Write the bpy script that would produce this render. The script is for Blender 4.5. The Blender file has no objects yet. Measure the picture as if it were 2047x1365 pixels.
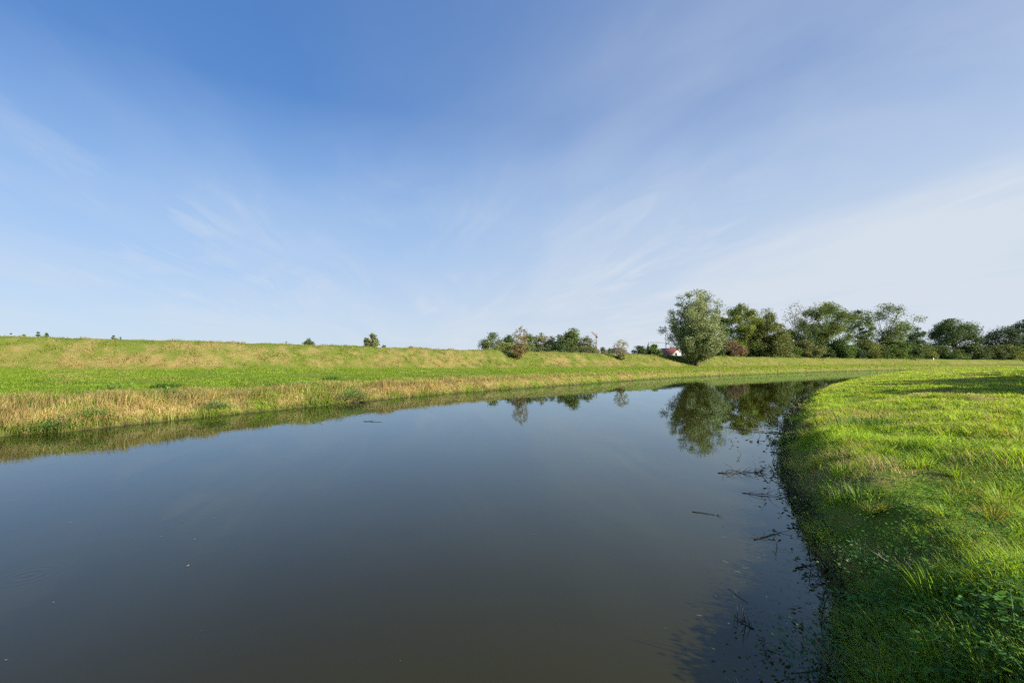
import bpy, math
import numpy as np
from mathutils import Vector
PI = math.pi
scn = bpy.context.scene
col = scn.collection
F = 910.0; W0 = 2047.0; CX = 1023.5; CY = 682.5; HZ = 725.0; CAMH = 1.8
PITCH = math.atan((HZ-CY)/F)

# ------------------------------------------------------------------ helpers
def ray(px, py):
    u = (px-CX)/F; v = (CY-py)/F
    return np.array([u, math.cos(PITCH)-v*math.sin(PITCH), math.sin(PITCH)+v*math.cos(PITCH)])
def on_z(px, py, z=0.0):
    d = ray(px, py); t = (z-CAMH)/d[2]; return d[0]*t, d[1]*t
def at_depth(px, py, D):
    d = ray(px, py); t = D/d[1]; return d[0]*t, D, CAMH+d[2]*t

_T = np.random.default_rng(5).random((256, 256))
def vnoise(x, y):
    xi = np.floor(x).astype(np.int64); yi = np.floor(y).astype(np.int64)
    fx = x-xi; fy = y-yi
    fx = fx*fx*(3-2*fx); fy = fy*fy*(3-2*fy)
    a = _T[xi & 255, yi & 255]; b = _T[(xi+1) & 255, yi & 255]
    c = _T[xi & 255, (yi+1) & 255]; d = _T[(xi+1) & 255, (yi+1) & 255]
    return (a*(1-fx)+b*fx)*(1-fy)+(c*(1-fx)+d*fx)*fy
def fbm(x, y, sc, o=4, seed=0.0):
    s = 0; amp = .5; tot = 0
    x = x/sc+seed*17.3; y = y/sc+seed*9.1
    for k in range(o):
        s = s+amp*vnoise(x, y); tot += amp; amp *= .5
        x2 = x*1.63+y*1.21+3.7; y = -x*1.21+y*1.63+8.1; x = x2
    return s/tot
def sstep(a, b, x):
    t = np.clip((x-a)/(b-a), 0, 1); return t*t*(3-2*t)

def spline(pts, n=8):
    P = np.array(pts, float); out = []
    for i in range(len(P)-1):
        p0 = P[max(i-1, 0)]; p1 = P[i]; p2 = P[i+1]; p3 = P[min(i+2, len(P)-1)]
        for t in np.linspace(0, 1, n, endpoint=False):
            m1 = (p2-p0)/2; m2 = (p3-p1)/2
            out.append((2*t**3-3*t**2+1)*p1+(t**3-2*t**2+t)*m1+(-2*t**3+3*t**2)*p2+(t**3-t**2)*m2)
    out.append(P[-1]); return np.array(out)

def sdist(C, x, y):
    """signed distance to a polyline (left side positive) and the third column carried along it"""
    best = np.full(x.shape, 1e18); sg = np.ones(x.shape); val = np.zeros(x.shape)
    for i in range(len(C)-1):
        ax, ay = C[i, :2]; bx, by = C[i+1, :2]
        dx, dy = bx-ax, by-ay; L2 = dx*dx+dy*dy
        if L2 < 1e-9: continue
        t = np.clip(((x-ax)*dx+(y-ay)*dy)/L2, 0, 1)
        ex = x-ax-t*dx; ey = y-ay-t*dy; d = ex*ex+ey*ey
        m = d < best
        cr = dx*(y-ay)-dy*(x-ax)
        best = np.where(m, d, best); sg = np.where(m, np.sign(cr), sg)
        if C.shape[1] > 2: val = np.where(m, C[i, 2]*(1-t)+C[i+1, 2]*t, val)
    return np.sqrt(best)*np.where(sg == 0, 1, sg), val

# ------------------------------------------------------------------ the lie of the land
far_px = [(0,873),(125,864),(250,850),(375,837.5),(500,825),(610,814),(750,800),(875,788.5),(1000,779),(1100,772),(1200,765),
          (1300,757.8),(1400,752.5),(1500,748.6),(1600,744.8),(1700,741.8),(1800,739)]
FAR = [(-60,-60),(-26,-15),(-18,-3),(-14.5,5)]+[on_z(a, b) for a, b in far_px]+[(160,152),(250,186),(420,215)]
FAR = spline(FAR, 5)
near_px = [(1672,1290),(1666,1206),(1640,1140),(1600,1060),(1572,985),(1559,917),(1567,852),(1590,814),(1621,792),
           (1669,773),(1700,765),(1748,755.5),(1795,748.5),(1850,743.5)]
NEAR = [(-46,-60),(-12,-16),(-5,-7),(-2.2,-2.4),(-.6,-.3),(.6,.75),(1.4,1.6)]+[on_z(a, b) for a, b in near_px]+[(150,124),(250,156),(420,185)]
NEAR = spline(NEAR, 5)
cr = [(0,672,38),(250,679.5,42),(500,686,47),(750,693.5,55.5),(900,698.5,62),(1045,702,70.5),(1240,707.5,84),(1400,711.5,98),
      (1550,714.5,121),(1700,716.5,150),(1880,718,178),(2047,719,205)]
CREST = [(-160,-40,4.2),(-90,8,4.2),(-60,27,4.1)]+[at_depth(*c) for c in cr]+[(340,236,3.1),(520,262,3.1)]
CREST = spline(CREST, 5)

def fields(x, y):
    s, _ = sdist(FAR, x, y); n, _ = sdist(NEAR, x, y); L, zc = sdist(CREST, x, y)
    return s, -n, L, zc
def height_f(x, y, s, n, L, zc):
    wob = (fbm(x, y, 1.1, 4, 1)-.5)*.42
    big = (fbm(x, y, 14, 2, 2)-.5)
    # far side
    ss = s+wob
    flat = .62*sstep(-.15, 1.1, ss)+.23*sstep(1.0, 5, ss)
    zf = .30*sstep(3, 22, ss)
    far = flat+zf+big*.22*sstep(2, 8, ss)+(fbm(x, y, 2.2, 3, 3)-.5)*.16*sstep(.4, 2, ss)
    lw = np.abs(L)-1.3+(fbm(x, y, 9, 2, 4)-.5)*.8
    lev = zc-np.maximum(lw, 0)/2.05-.04*np.minimum(np.abs(L), 1.3)**2+(fbm(x, y, 3.2, 4, 6)-.5)*.30
    lev = np.where(L > 0, zc-np.maximum(lw, 0)/2.0-.1, lev)
    k = .35; h = np.clip(.5+.5*(lev-far)/k, 0, 1)
    far = far*(1-h)+lev*h+k*h*(1-h)
    far = np.where(s < 0, -1, far)
    # near side
    nn = n+wob*.8+(fbm(x, y, .42, 2, 9)-.5)*.26
    near = .48*sstep(-.05, .95, nn)+.12*sstep(.8, 3.0, nn)+.42*(1-np.exp(-np.maximum(nn-1.5, 0)/9))
    hum = (fbm(x, y, 1.5, 3, 7)-.5)*.24+(fbm(x, y, .45, 2, 8)-.5)*.10
    near = near+hum*sstep(.5, 2.2, nn)+big*.2*sstep(2, 10, nn)
    near = np.where(n < 0, -1, near)
    bed = -.9*sstep(0, 1.6, -np.maximum(s, n))-.02
    land = np.maximum(far, near)
    r = np.where((s < 0) & (n < 0), bed, np.maximum(land, -.9))
    edge = np.minimum(np.abs(s), np.abs(n))
    return np.where((s < 0) & (n < 0), bed, np.where(edge < .12, np.maximum(land*edge/.12, -.02), land))
def height(x, y):
    x = np.atleast_1d(np.asarray(x, float)); y = np.atleast_1d(np.asarray(y, float))
    return height_f(x, y, *fields(x, y))
def hz(x, y): return float(height(x, y)[0])
def hit(px, py, tmax=400):
    d = ray(px, py); t = np.exp(np.linspace(math.log(1.2), math.log(tmax), 1600))
    z = CAMH+d[2]*t; g = height(d[0]*t, d[1]*t); k = np.argmax(z < np.maximum(g, 0))
    return d[0]*t[k], d[1]*t[k], max(float(g[k]), 0.0)

G_LUSH = np.array([.172, .288, .020]); G_MID = np.array([.205, .298, .026]); G_DARK = np.array([.062, .135, .012])
STRAW = np.array([.43, .335, .135]); RUST = np.array([.27, .19, .07]); OLIVE = np.array([.25, .24, .05])
def dryness(x, y, s, n, L):
    """0 green .. 1 straw; second value: rusty brown share"""
    a = fbm(x, y, 2.6, 4, 11); b = fbm(x, y, .7, 3, 12); c = fbm(x, y, 9, 3, 13)
    bank = sstep(-.2, .5, s)*(1-sstep(1.5, 3.9, s+(a-.5)*4.5))*(s > 0)
    bankfar = 1-.55*sstep(25, 75, np.hypot(x, y))
    lev = sstep(-7.6, -5.8, L+(c-.5)*2)*(1-sstep(-.9, .2, L))
    levfar = 1-.5*sstep(70, 130, np.hypot(x, y))
    d = bank*bankfar*np.clip(.70+(a-.5)*1.7+(b-.5)*2.2, 0, 1)
    d = np.maximum(d, lev*levfar*np.clip(.19+(c-.5)*.7+(a-.5)*1.1+(b-.5)*2.6, 0, .75))
    flat = (s > 0)*(1-lev)*np.clip((a-.62)*2.4, 0, .5)
    d = np.maximum(d, flat)
    nb = (n > 0)*np.clip((fbm(x, y, 1.6, 4, 14)-.53)*4.0+.05, 0, .7)*(1-.6*sstep(12, 40, n+np.hypot(x, y)*.3))
    d = np.maximum(d, nb)
    rust = lev*sstep(-7.4, -5.8, L)*(1-sstep(-4.6, -3.0, L))*np.clip((a-.46)*4, 0, 1)*.4
    return d, rust

# ------------------------------------------------------------------ mesh plumbing
def new_mesh(name, V, loops, starts, totals, mat, tint=None, smooth=False, parent=None, link=True):
    me = bpy.data.meshes.new(name)
    V = np.asarray(V, np.float32); loops = np.asarray(loops, np.int32)
    me.vertices.add(len(V)); me.vertices.foreach_set('co', V.ravel())
    me.loops.add(len(loops)); me.loops.foreach_set('vertex_index', loops)
    me.polygons.add(len(starts)); me.polygons.foreach_set('loop_start', np.asarray(starts, np.int32))
    try: me.polygons.foreach_set('loop_total', np.asarray(totals, np.int32))
    except Exception: pass
    me.update(calc_edges=True)
    if smooth: me.polygons.foreach_set('use_smooth', np.ones(len(starts), bool))
    if tint is not None:
        at = me.color_attributes.new('tint', 'FLOAT_COLOR', 'POINT')
        c = np.ones((len(V), 4), np.float32); c[:, :3] = tint; at.data.foreach_set('color', c.ravel())
    if mat: me.materials.append(mat)
    o = bpy.data.objects.new(name, me); col.objects.link(o)
    if parent: o.parent = parent
    return o
def tag(o, label=None, cat=None, group=None, kind=None):
    if label: o['label'] = label
    if cat: o['category'] = cat
    if group: o['group'] = group
    if kind: o['kind'] = kind
    return o
def empty(name, loc, label, cat, group=None, rz=0):
    e = bpy.data.objects.new(name, None); col.objects.link(e); e.location = loc; e.rotation_euler = (0, 0, rz); e.empty_display_size = .3
    return tag(e, label, cat, group)

class MB:
    def __init__(s): s.V = []; s.F = []; s.n = 0
    def add(s, V, Fs):
        s.V.append(np.asarray(V, float)); s.F += [tuple(i+s.n for i in f) for f in Fs]; s.n += len(V)
    def tube(s, P, R, k=6, cap=True):
        P = np.asarray(P, float); n = len(P)
        T = np.gradient(P, axis=0); T /= np.linalg.norm(T, axis=1)[:, None]+1e-9
        ref = np.array([0, 0, 1.]) if abs(T[0][2]) < .9 else np.array([1., 0, 0])
        V = []
        for i in range(n):
            a = np.cross(T[i], ref); a /= np.linalg.norm(a)+1e-9; b = np.cross(T[i], a)
            for j in range(k):
                w = 2*PI*j/k; V.append(P[i]+R[i]*(math.cos(w)*a+math.sin(w)*b))
        Fs = [(i*k+j, i*k+(j+1) % k, (i+1)*k+(j+1) % k, (i+1)*k+j) for i in range(n-1) for j in range(k)]
        if cap: Fs.append(tuple((n-1)*k+j for j in range(k))); Fs.append(tuple(reversed(range(k))))
        s.add(V, Fs)
    def box(s, c, d):
        x, y, z = c; a, b, h = d[0]/2, d[1]/2, d[2]/2
        V = [(x+i*a, y+j*b, z+k*h) for k in (-1, 1) for j in (-1, 1) for i in (-1, 1)]
        s.add(V, [(0,2,3,1),(4,5,7,6),(0,1,5,4),(1,3,7,5),(3,2,6,7),(2,0,4,6)])
    def build(s, name, mat, parent=None, smooth=False):
        V = np.concatenate(s.V); loops = [i for f in s.F for i in f]; tot = [len(f) for f in s.F]
        st = np.concatenate([[0], np.cumsum(tot)[:-1]])
        return new_mesh(name, V, loops, st, tot, mat, smooth=smooth, parent=parent)

# ------------------------------------------------------------------ materials
def mat_new(name):
    m = bpy.data.materials.new(name); m.use_nodes = True; m.node_tree.nodes.clear(); return m, m.node_tree
def N(nt, t, **kw):
    n = nt.nodes.new(t)
    for k, v in kw.items():
        if hasattr(n, k): setattr(n, k, v)
        else: n.inputs[k].default_value = v
    return n
def mth(nt, op, a, b=None, c=None, clamp=False):
    n = nt.nodes.new('ShaderNodeMath'); n.operation = op; n.use_clamp = clamp
    for i, v in enumerate((a, b, c)):
        if v is None: continue
        if isinstance(v, (int, float)): n.inputs[i].default_value = v
        else: nt.links.new(v, n.inputs[i])
    return n.outputs[0]
def leaf_material(name, trans=.30, gloss=.06, rough=.45):
    m, nt = mat_new(name); L = nt.links.new
    at = N(nt, 'ShaderNodeAttribute', attribute_name='tint')
    d = N(nt, 'ShaderNodeBsdfDiffuse'); t = N(nt, 'ShaderNodeBsdfTranslucent'); g = N(nt, 'ShaderNodeBsdfGlossy', Roughness=rough)
    g.inputs['Color'].default_value = (.9, .9, .85, 1)
    hs = N(nt, 'ShaderNodeHueSaturation', Hue=.485, Saturation=1.05, Value=1.65)
    L(at.outputs['Color'], d.inputs[0]); L(at.outputs['Color'], hs.inputs['Color']); L(hs.outputs[0], t.inputs[0])
    m1 = N(nt, 'ShaderNodeMixShader', Fac=trans); L(d.outputs[0], m1.inputs[1]); L(t.outputs[0], m1.inputs[2])
    m2 = N(nt, 'ShaderNodeMixShader', Fac=gloss); L(m1.outputs[0], m2.inputs[1]); L(g.outputs[0], m2.inputs[2])
    o = N(nt, 'ShaderNodeOutputMaterial'); L(m2.outputs[0], o.inputs[0]); return m
def simple(name, c, rough=.8, var=.25, scale=4.0, metal=0, bump=0.0):
    m, nt = mat_new(name); L = nt.links.new
    tc = N(nt, 'ShaderNodeTexCoord'); no = N(nt, 'ShaderNodeTexNoise', Scale=scale, Detail=5.0)
    L(tc.outputs['Object'], no.inputs['Vector'])
    mx = N(nt, 'ShaderNodeMix', data_type='RGBA'); mx.inputs[6].default_value = (*[v*(1-var) for v in c], 1); mx.inputs[7].default_value = (*[min(v*(1+var), 1) for v in c], 1)
    L(no.outputs['Fac'], mx.inputs[0])
    b = N(nt, 'ShaderNodeBsdfPrincipled', Roughness=rough, Metallic=metal); L(mx.outputs[2], b.inputs['Base Color'])
    if bump:
        bp = N(nt, 'ShaderNodeBump', Strength=bump); L(no.outputs['Fac'], bp.inputs['Height']); L(bp.outputs[0], b.inputs['Normal'])
    o = N(nt, 'ShaderNodeOutputMaterial'); L(b.outputs[0], o.inputs[0]); return m
M_GRASS = leaf_material('grass_blades', .48, .02, .55)
M_LEAF = leaf_material('tree_leaves', .18, .01, .6)
M_WEED = leaf_material('weed_leaves', .30, .02, .6)
M_BARK = simple('bark', (.095, .078, .058), .9, .45, 9, bump=.4)
M_PALEBARK = simple('pale_bark', (.20, .185, .16), .9, .3, 9)
M_TWIG = simple('wet_twig', (.035, .026, .018), .6, .5, 30)
M_PINKTWIG = simple('peeled_twig', (.30, .18, .14), .7, .4, 40)
M_DRYSTEM = simple('dry_stem', (.20, .15, .08), .8, .4, 30)

def ground_material():
    m, nt = mat_new('meadow_soil'); L = nt.links.new
    at = N(nt, 'ShaderNodeAttribute', attribute_name='tint'); geo = N(nt, 'ShaderNodeNewGeometry')
    n1 = N(nt, 'ShaderNodeTexNoise', Scale=3.2, Detail=8.0, Roughness=.7); n2 = N(nt, 'ShaderNodeTexNoise', Scale=28.0, Detail=4.0, Roughness=.7)
    L(geo.outputs['Position'], n1.inputs['Vector']); L(geo.outputs['Position'], n2.inputs['Vector'])
    v = mth(nt, 'ADD', mth(nt, 'MULTIPLY', n1.outputs['Fac'], .9), mth(nt, 'MULTIPLY', n2.outputs['Fac'], .9))
    v = mth(nt, 'ADD', v, .05)
    hs = N(nt, 'ShaderNodeHueSaturation'); L(v, hs.inputs['Value']); L(at.outputs['Color'], hs.inputs['Color'])
    b = N(nt, 'ShaderNodeBsdfPrincipled', Roughness=.95); b.inputs['Specular IOR Level'].default_value = .1
    L(hs.outputs[0], b.inputs['Base Color'])
    bp = N(nt, 'ShaderNodeBump', Strength=.8, Distance=.12); L(n1.outputs['Fac'], bp.inputs['Height']); L(bp.outputs[0], b.inputs['Normal'])
    o = N(nt, 'ShaderNodeOutputMaterial'); L(b.outputs[0], o.inputs[0]); return m
def water_material():
    m, nt = mat_new('river_water'); L = nt.links.new
    geo = N(nt, 'ShaderNodeNewGeometry')
    mp = N(nt, 'ShaderNodeMapping'); mp.inputs['Scale'].default_value = (1, 1, 1); L(geo.outputs['Position'], mp.inputs['Vector'])
    n1 = N(nt, 'ShaderNodeTexNoise', Scale=.55, Detail=3.0, Roughness=.5); n2 = N(nt, 'ShaderNodeTexNoise', Scale=3.0, Detail=3.0, Roughness=.55)
    n3 = N(nt, 'ShaderNodeTexNoise', Scale=.10, Detail=2.0)
    for n in (n1, n2, n3): L(mp.outputs[0], n.inputs['Vector'])
    patch = mth(nt, 'MULTIPLY', mth(nt, 'SUBTRACT', n3.outputs['Fac'], .42, clamp=True), 5.0, clamp=True)
    h = mth(nt, 'ADD', mth(nt, 'MULTIPLY', n1.outputs['Fac'], .0022), mth(nt, 'MULTIPLY', mth(nt, 'MULTIPLY', n2.outputs['Fac'], .0010), mth(nt, 'ADD', patch, .25)))
    # one fading ring of ripples where something touched the surface
    rx, ry = on_z(55, 1150)
    sx = N(nt, 'ShaderNodeSeparateXYZ'); L(geo.outputs['Position'], sx.inputs[0])
    dx = mth(nt, 'SUBTRACT', sx.outputs[0], rx); dy = mth(nt, 'SUBTRACT', sx.outputs[1], ry)
    r = mth(nt, 'SQRT', mth(nt, 'ADD', mth(nt, 'MULTIPLY', dx, dx), mth(nt, 'MULTIPLY', dy, dy)))
    ring = mth(nt, 'MULTIPLY', mth(nt, 'SINE', mth(nt, 'MULTIPLY', r, 75.0)), mth(nt, 'EXPONENT', mth(nt, 'MULTIPLY', mth(nt, 'MULTIPLY', r, r), -22.0)))
    h = mth(nt, 'ADD', h, mth(nt, 'MULTIPLY', ring, .00035))
    bp = N(nt, 'ShaderNodeBump', Strength=1.0, Distance=1.0); L(h, bp.inputs['Height'])
    # turbid, slightly blue-reflecting water: an olive body under a Fresnel surface
    fr = N(nt, 'ShaderNodeFresnel', IOR=1.41); L(bp.outputs[0], fr.inputs['Normal'])
    d = N(nt, 'ShaderNodeBsdfDiffuse'); d.inputs[0].default_value = (.0265, .0225, .0006, 1)
    g = N(nt, 'ShaderNodeBsdfGlossy', Roughness=.0); g.inputs[0].default_value = (.70, .87, 1, 1); L(bp.outputs[0], g.inputs['Normal'])
    mx = N(nt, 'ShaderNodeMixShader'); L(fr.outputs[0], mx.inputs[0]); L(d.outputs[0], mx.inputs[1]); L(g.outputs[0], mx.inputs[2])
    o = N(nt, 'ShaderNodeOutputMaterial'); L(mx.outputs[0], o.inputs[0]); return m

# ------------------------------------------------------------------ ground and water
az = np.radians(np.concatenate([np.arange(-180, -58, 2.0), np.arange(-58, 58, .15), np.arange(58, 180, 2.0)]))
rad = np.concatenate([np.exp(np.arange(math.log(.35), math.log(430), .0135)), np.exp(np.linspace(math.log(440), math.log(4000), 24))])
A, R = np.meshgrid(az, rad)
gx = (R*np.sin(A)).ravel(); gy = (R*np.cos(A)).ravel()
S, Nn, LL, ZC = fields(gx, gy)
gz = height_f(gx, gy, S, Nn, LL, ZC)
dry, rust = dryness(gx, gy, S, Nn, LL)
lvg = (sstep(-7.2, -5.6, LL)*.62)[:, None]; tg = (G_MID*(1-lvg)+np.array([.200, .228, .050])*lvg)*.62*(1-dry[:, None])+STRAW*.62*dry[:, None]; tg = tg*(1-rust[:, None])+RUST*rust[:, None]
wet = (1-sstep(.0, .11, gz))[:, None]; tg = tg*(1-wet)+np.array([.05, .038, .022])*wet
nb = (np.clip(Nn, 0, 1)*np.clip(6-np.hypot(gx, gy), 0, 1))[:, None]
tg = tg*(1-.5*nb)+np.array([.11, .10, .04])*.5*nb
na, nr = len(az), len(rad)
i = np.arange(nr-1)[:, None]*na; j = np.arange(na)[None, :]; j2 = (j+1) % na
Q = np.stack([i+j, i+j2, i+na+j2, i+na+j], -1).reshape(-1, 4)
Q = Q[:, ::-1]
V = np.stack([gx, gy, gz], 1)
ctr = len(V); V = np.vstack([V, [[0, 0, hz(0, 0)]]]); tg = np.vstack([tg, tg[:1]])
jj = np.arange(na); tri = np.stack([(jj+1) % na, jj, np.full(na, ctr)], 1)
loops = np.concatenate([Q.ravel(), tri.ravel()]); tot = np.concatenate([np.full(len(Q), 4), np.full(len(tri), 3)])
st = np.concatenate([[0], np.cumsum(tot)[:-1]])
ground = new_mesh('ground', V, loops, st, tot, ground_material(), tg, smooth=True)
tag(ground, kind='structure')
wp = [(-320, -320, 0), (520, -320, 0), (520, 420, 0), (-320, 420, 0)]
tag(new_mesh('water', wp, [0, 1, 2, 3], [0], [4], water_material()), kind='structure')

# ------------------------------------------------------------------ grass
def blades(name, P, H, Wd, lean, la, colr, seg, rng, tipcol=None):
    n = len(P); th = la+PI/2+rng.normal(0, .55, n)
    wx = np.cos(th)[:, None]; wy = np.sin(th)[:, None]
    wv = np.concatenate([wx, wy, np.zeros((n, 1))], 1)
    lv = np.stack([np.cos(la), np.sin(la), np.zeros(n)], 1)*(lean*H)[:, None]
    up = np.zeros((n, 3)); up[:, 2] = H*np.sqrt(np.clip(1-.35*lean**2, .2, 1))
    vs = []; cs = []
    lv_n = seg
    for k in range(seg):
        t = k/seg; c = P+up*(t if lean is None else t)+lv*t**1.8
        w = wv*(Wd*(1-.55*t)/2)[:, None]
        vs += [c-w, c+w]; cs += [colr*(.88+.12*t), colr*(.88+.12*t)]
    drop = np.zeros((n, 3)); drop[:, 2] = -H*np.clip(lean-.6, 0, 1)*.5
    vs.append(P+up+lv+drop); cs.append(colr*1.0 if tipcol is None else tipcol)
    k = len(vs); Vv = np.stack(vs, 1).reshape(-1, 3); Cc = np.stack(cs, 1).reshape(-1, 3)
    base = np.arange(n)[:, None]*k
    lp = []; tt = []
    for q in range(seg-1):
        lp.append(base+np.array([[2*q, 2*q+1, 2*q+3, 2*q+2]])); tt.append(4)
    q = seg-1; lp.append(base+np.array([[2*q, 2*q+1, 2*q+2]])); tt.append(3)
    loops = np.concatenate(lp, 1).ravel(); tot = np.tile(np.array(tt), n); st = np.concatenate([[0], np.cumsum(tot)[:-1]])
    return new_mesh(name, Vv, loops, st, tot, M_GRASS, Cc)

def scatter(rng, n, a0, a1, r0, r1):
    a = np.radians(a0+(a1-a0)*rng.random(n)); r = r0*(r1/r0)**rng.random(n)
    return r*np.sin(a), r*np.cos(a), r
def green_mix(rng, n, x, y, dry, rust, near=False):
    g = fbm(x, y, 1.1, 3, 21)[:, None]; k = rng.random((n, 1))
    c = G_MID*(1-g)+G_LUSH*g
    dk = np.clip((fbm(x, y, 2.0, 3, 22)[:, None]-.5)*3+k*.5, 0, 1); c = c*(1-.45*dk)+G_DARK*.45*dk
    c = c*(.72+.56*rng.random((n, 1)))
    isd = (rng.random(n) < (dry*.92+.03))[:, None]; s2 = STRAW*(.6+.7*rng.random((n, 1)))
    s2 = np.where(rng.random((n, 1)) < .25, OLIVE*(.8+.5*rng.random((n, 1))), s2)
    c = np.where(isd, s2, c)
    isr = (rng.random(n) < rust)[:, None]; c = np.where(isr, RUST*(.6+.7*rng.random((n, 1))), c)
    return c, isd[:, 0]

rng = np.random.default_rng(11)
# far bank and dyke
def far_grass(n, r0, r1, a0, a1, seg, name):
    x, y, r = scatter(rng, n, a0, a1, r0, r1); s, nn, L, zc = fields(x, y)
    m = (s > -.01) & (L < .6); x, y, r, s, nn, L, zc = [q[m] for q in (x, y, r, s, nn, L, zc)]
    z = height_f(x, y, s, nn, L, zc); d, ru = dryness(x, y, s, nn, L); n = len(x)
    c, isd = green_mix(rng, n, x, y, d, ru); lv_ = (sstep(-7.2, -5.6, L)*.62)[:, None]*(~isd)[:, None]; c = c*(1-lv_)+np.array([.200, .228, .050])*(.7+.6*rng.random((n, 1)))*lv_; c = c*(.78+.5*np.clip((fbm(x, y, .6, 3, 36)-.35)*2.4, 0, 1))[:, None]
    v_ = np.clip(24/r, .4, 1)[:, None]; gm_ = G_MID*(1-sstep(-7.2, -5.6, L)*.62)[:, None]+np.array([.200, .228, .050])*(sstep(-7.2, -5.6, L)*.62)[:, None]; c = c*v_+(1-v_)*((gm_*(1-d[:, None])+STRAW*d[:, None])*(1-ru[:, None])+RUST*ru[:, None])*(.84+.32*fbm(x, y, 2.5, 3, 37))[:, None]
    bankz = (1-sstep(1.8, 4.6, s))
    edge = np.exp(-s/.5)[:, None]; c = c*(1-.3*edge*rng.random((n, 1)))
    tuft = np.clip((fbm(x, y, .8, 3, 31)-.5)*3.6+.75, .15, 1.9)
    lev = sstep(-7.5, -5.5, L)*(1-sstep(-1.6, -.4, L)*.6)
    tb = .55+.45*tuft; H = (.07+.08*rng.random(n))*(1-bankz)*(1+.7*lev)*tuft+bankz*(.13+.22*rng.random(n))*np.where(isd, 1.1, .75)*tb
    H = H*(1+.25*sstep(40, 120, r))
    Wd = np.maximum(.006, r*.00095)*(.7+.6*rng.random(n))
    lean = .15+.5*rng.random(n)*np.where(isd, 1, .9); la = np.where(rng.random(n) < .5, rng.normal(.3, .7, n), rng.random(n)*6.28)
    P = np.stack([x, y, z-.015], 1)
    return blades(name, P, H, Wd, lean, la, c, seg, rng)
t = 'stuff'
g = far_grass(330000, 9.5, 30, -54, 16, 2, 'grass'); tag(g, 'straw coloured and green grass on the far river bank and nearest dyke slope', 'grass', kind='stuff')
g = far_grass(330000, 30, 80, -54, 52, 1, 'grass'); tag(g, 'green and brown grass covering the middle stretch of the far bank and dyke', 'grass', kind='stuff')
g = far_grass(150000, 80, 240, -6, 54, 1, 'grass'); tag(g, 'bright grass on the distant bend of the far bank and dyke', 'grass', kind='stuff')

def near_grass(n, r0, r1, a0, a1, seg, label):
    x, y, r = scatter(rng, n, a0, a1, r0, r1); s, nn, L, zc = fields(x, y)
    m = (nn > -.01+.05*rng.random(n)) & (s < 0) ; x, y, r, s, nn, L, zc = [q[m] for q in (x, y, r, s, nn, L, zc)]
    z = height_f(x, y, s, nn, L, zc); d, ru = dryness(x, y, s, nn, L); n = len(x)
    c, isd = green_mix(rng, n, x, y, d, ru, True); c = c*np.where(isd[:, None], np.array([[1.05, 1.12, 1.2]]), np.array([[1.34, 1.36, 1.35]]))
    v_ = np.clip(8/r, .26, 1)[:, None]; c = c*v_+(1-v_)*(G_MID*1.38*(1-d[:, None])+STRAW*d[:, None])*(.86+.28*fbm(x, y, 2.2, 3, 37))[:, None]
    edge = np.exp(-nn/.18)[:, None]*rng.random((n, 1)); c = c*(1-.6*edge)+np.array([.16, .11, .05])*.6*edge
    bare = np.clip((fbm(x, y, .5, 3, 33)-.5)*3.6+.75, .25, 1.7)
    big = np.clip((fbm(x, y, 1.1, 3, 34)-.56)*6, 0, 1)
    H = (.07+.10*rng.random(n))*bare+big*.13*rng.random(n)
    H = H*(.62+.6*np.exp(-r/4))
    # tussocks: part of the blades gather round shared roots and arch outwards
    K_ = max(60, n//420); ti = rng.integers(0, n, K_); own = rng.integers(0, K_, n); tr = (.035+.05*rng.random(K_))*np.clip(r[ti]*.16, 1, 3.5)
    inn = (rng.random(n) < .38); dx_, dy_ = rng.normal(size=n)*tr[own], rng.normal(size=n)*tr[own]
    x = np.where(inn, x[ti][own]+dx_, x); y = np.where(inn, y[ti][own]+dy_, y)
    s, nn, L, zc = fields(x, y); z = height_f(x, y, s, nn, L, zc); ok = (-nn < 1e9) & (-s > 0)
    s2_, n2_, _, _ = s, nn, L, zc
    tc_ = (.75+.5*rng.random(K_))[own][:, None]; warmt = (rng.random(K_) < .22)[own][:, None]
    c = np.where(inn[:, None], c*tc_, c); c = np.where(inn[:, None] & warmt & (rng.random((n, 1)) < .6), OLIVE*np.array([1.3, 1.15, 1.2])*(.7+.6*rng.random((n, 1))), c)
    H = np.where(inn, (.10+.13*rng.random(n))*(.7+.7*rng.random(K_))[own]*(.66+.2*np.exp(-r/5)), H)
    r = np.hypot(x, y)
    tall = rng.random(n) < .006; H = np.where(tall, H*1.5+.03, H)
    Wd = np.maximum(.0042, r*.00085)*(.6+.8*rng.random(n))
    lean = .25+.9*rng.random(n); la = np.where(rng.random(n) < .35, rng.normal(2.6, .9, n), rng.random(n)*6.28)
    la = np.where(inn, np.arctan2(dy_, dx_)+rng.normal(0, .4, n), la); lean = np.where(inn, .25+.6*rng.random(n)+.25*np.hypot(dx_, dy_)/tr[own], lean)
    rag = (nn < .28) & (rng.random(n) < .45)            # ragged fringe hanging over the water
    la = np.where(rag, rng.normal(2.7, .95, n), la); lean = np.where(rag, .5+.8*rng.random(n), lean); H = np.where(rag, H*np.clip(.55+r*.12, .7, 1.35), H)
    P = np.stack([x, y, z-.01], 1)
    return tag(blades('grass', P, H, Wd, lean, la, c, seg, rng), label, 'grass', kind='stuff')
near_grass(150000, .95, 8, 14, 62, 3, 'lush tangled grass on the near right bank in the foreground')
near_grass(190000, 8, 28, 18, 56, 2, 'sunlit short meadow grass on the right bank further from the camera')
near_grass(200000, 28, 140, 24, 54, 1, 'bright distant meadow grass where the right bank curves away')

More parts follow.
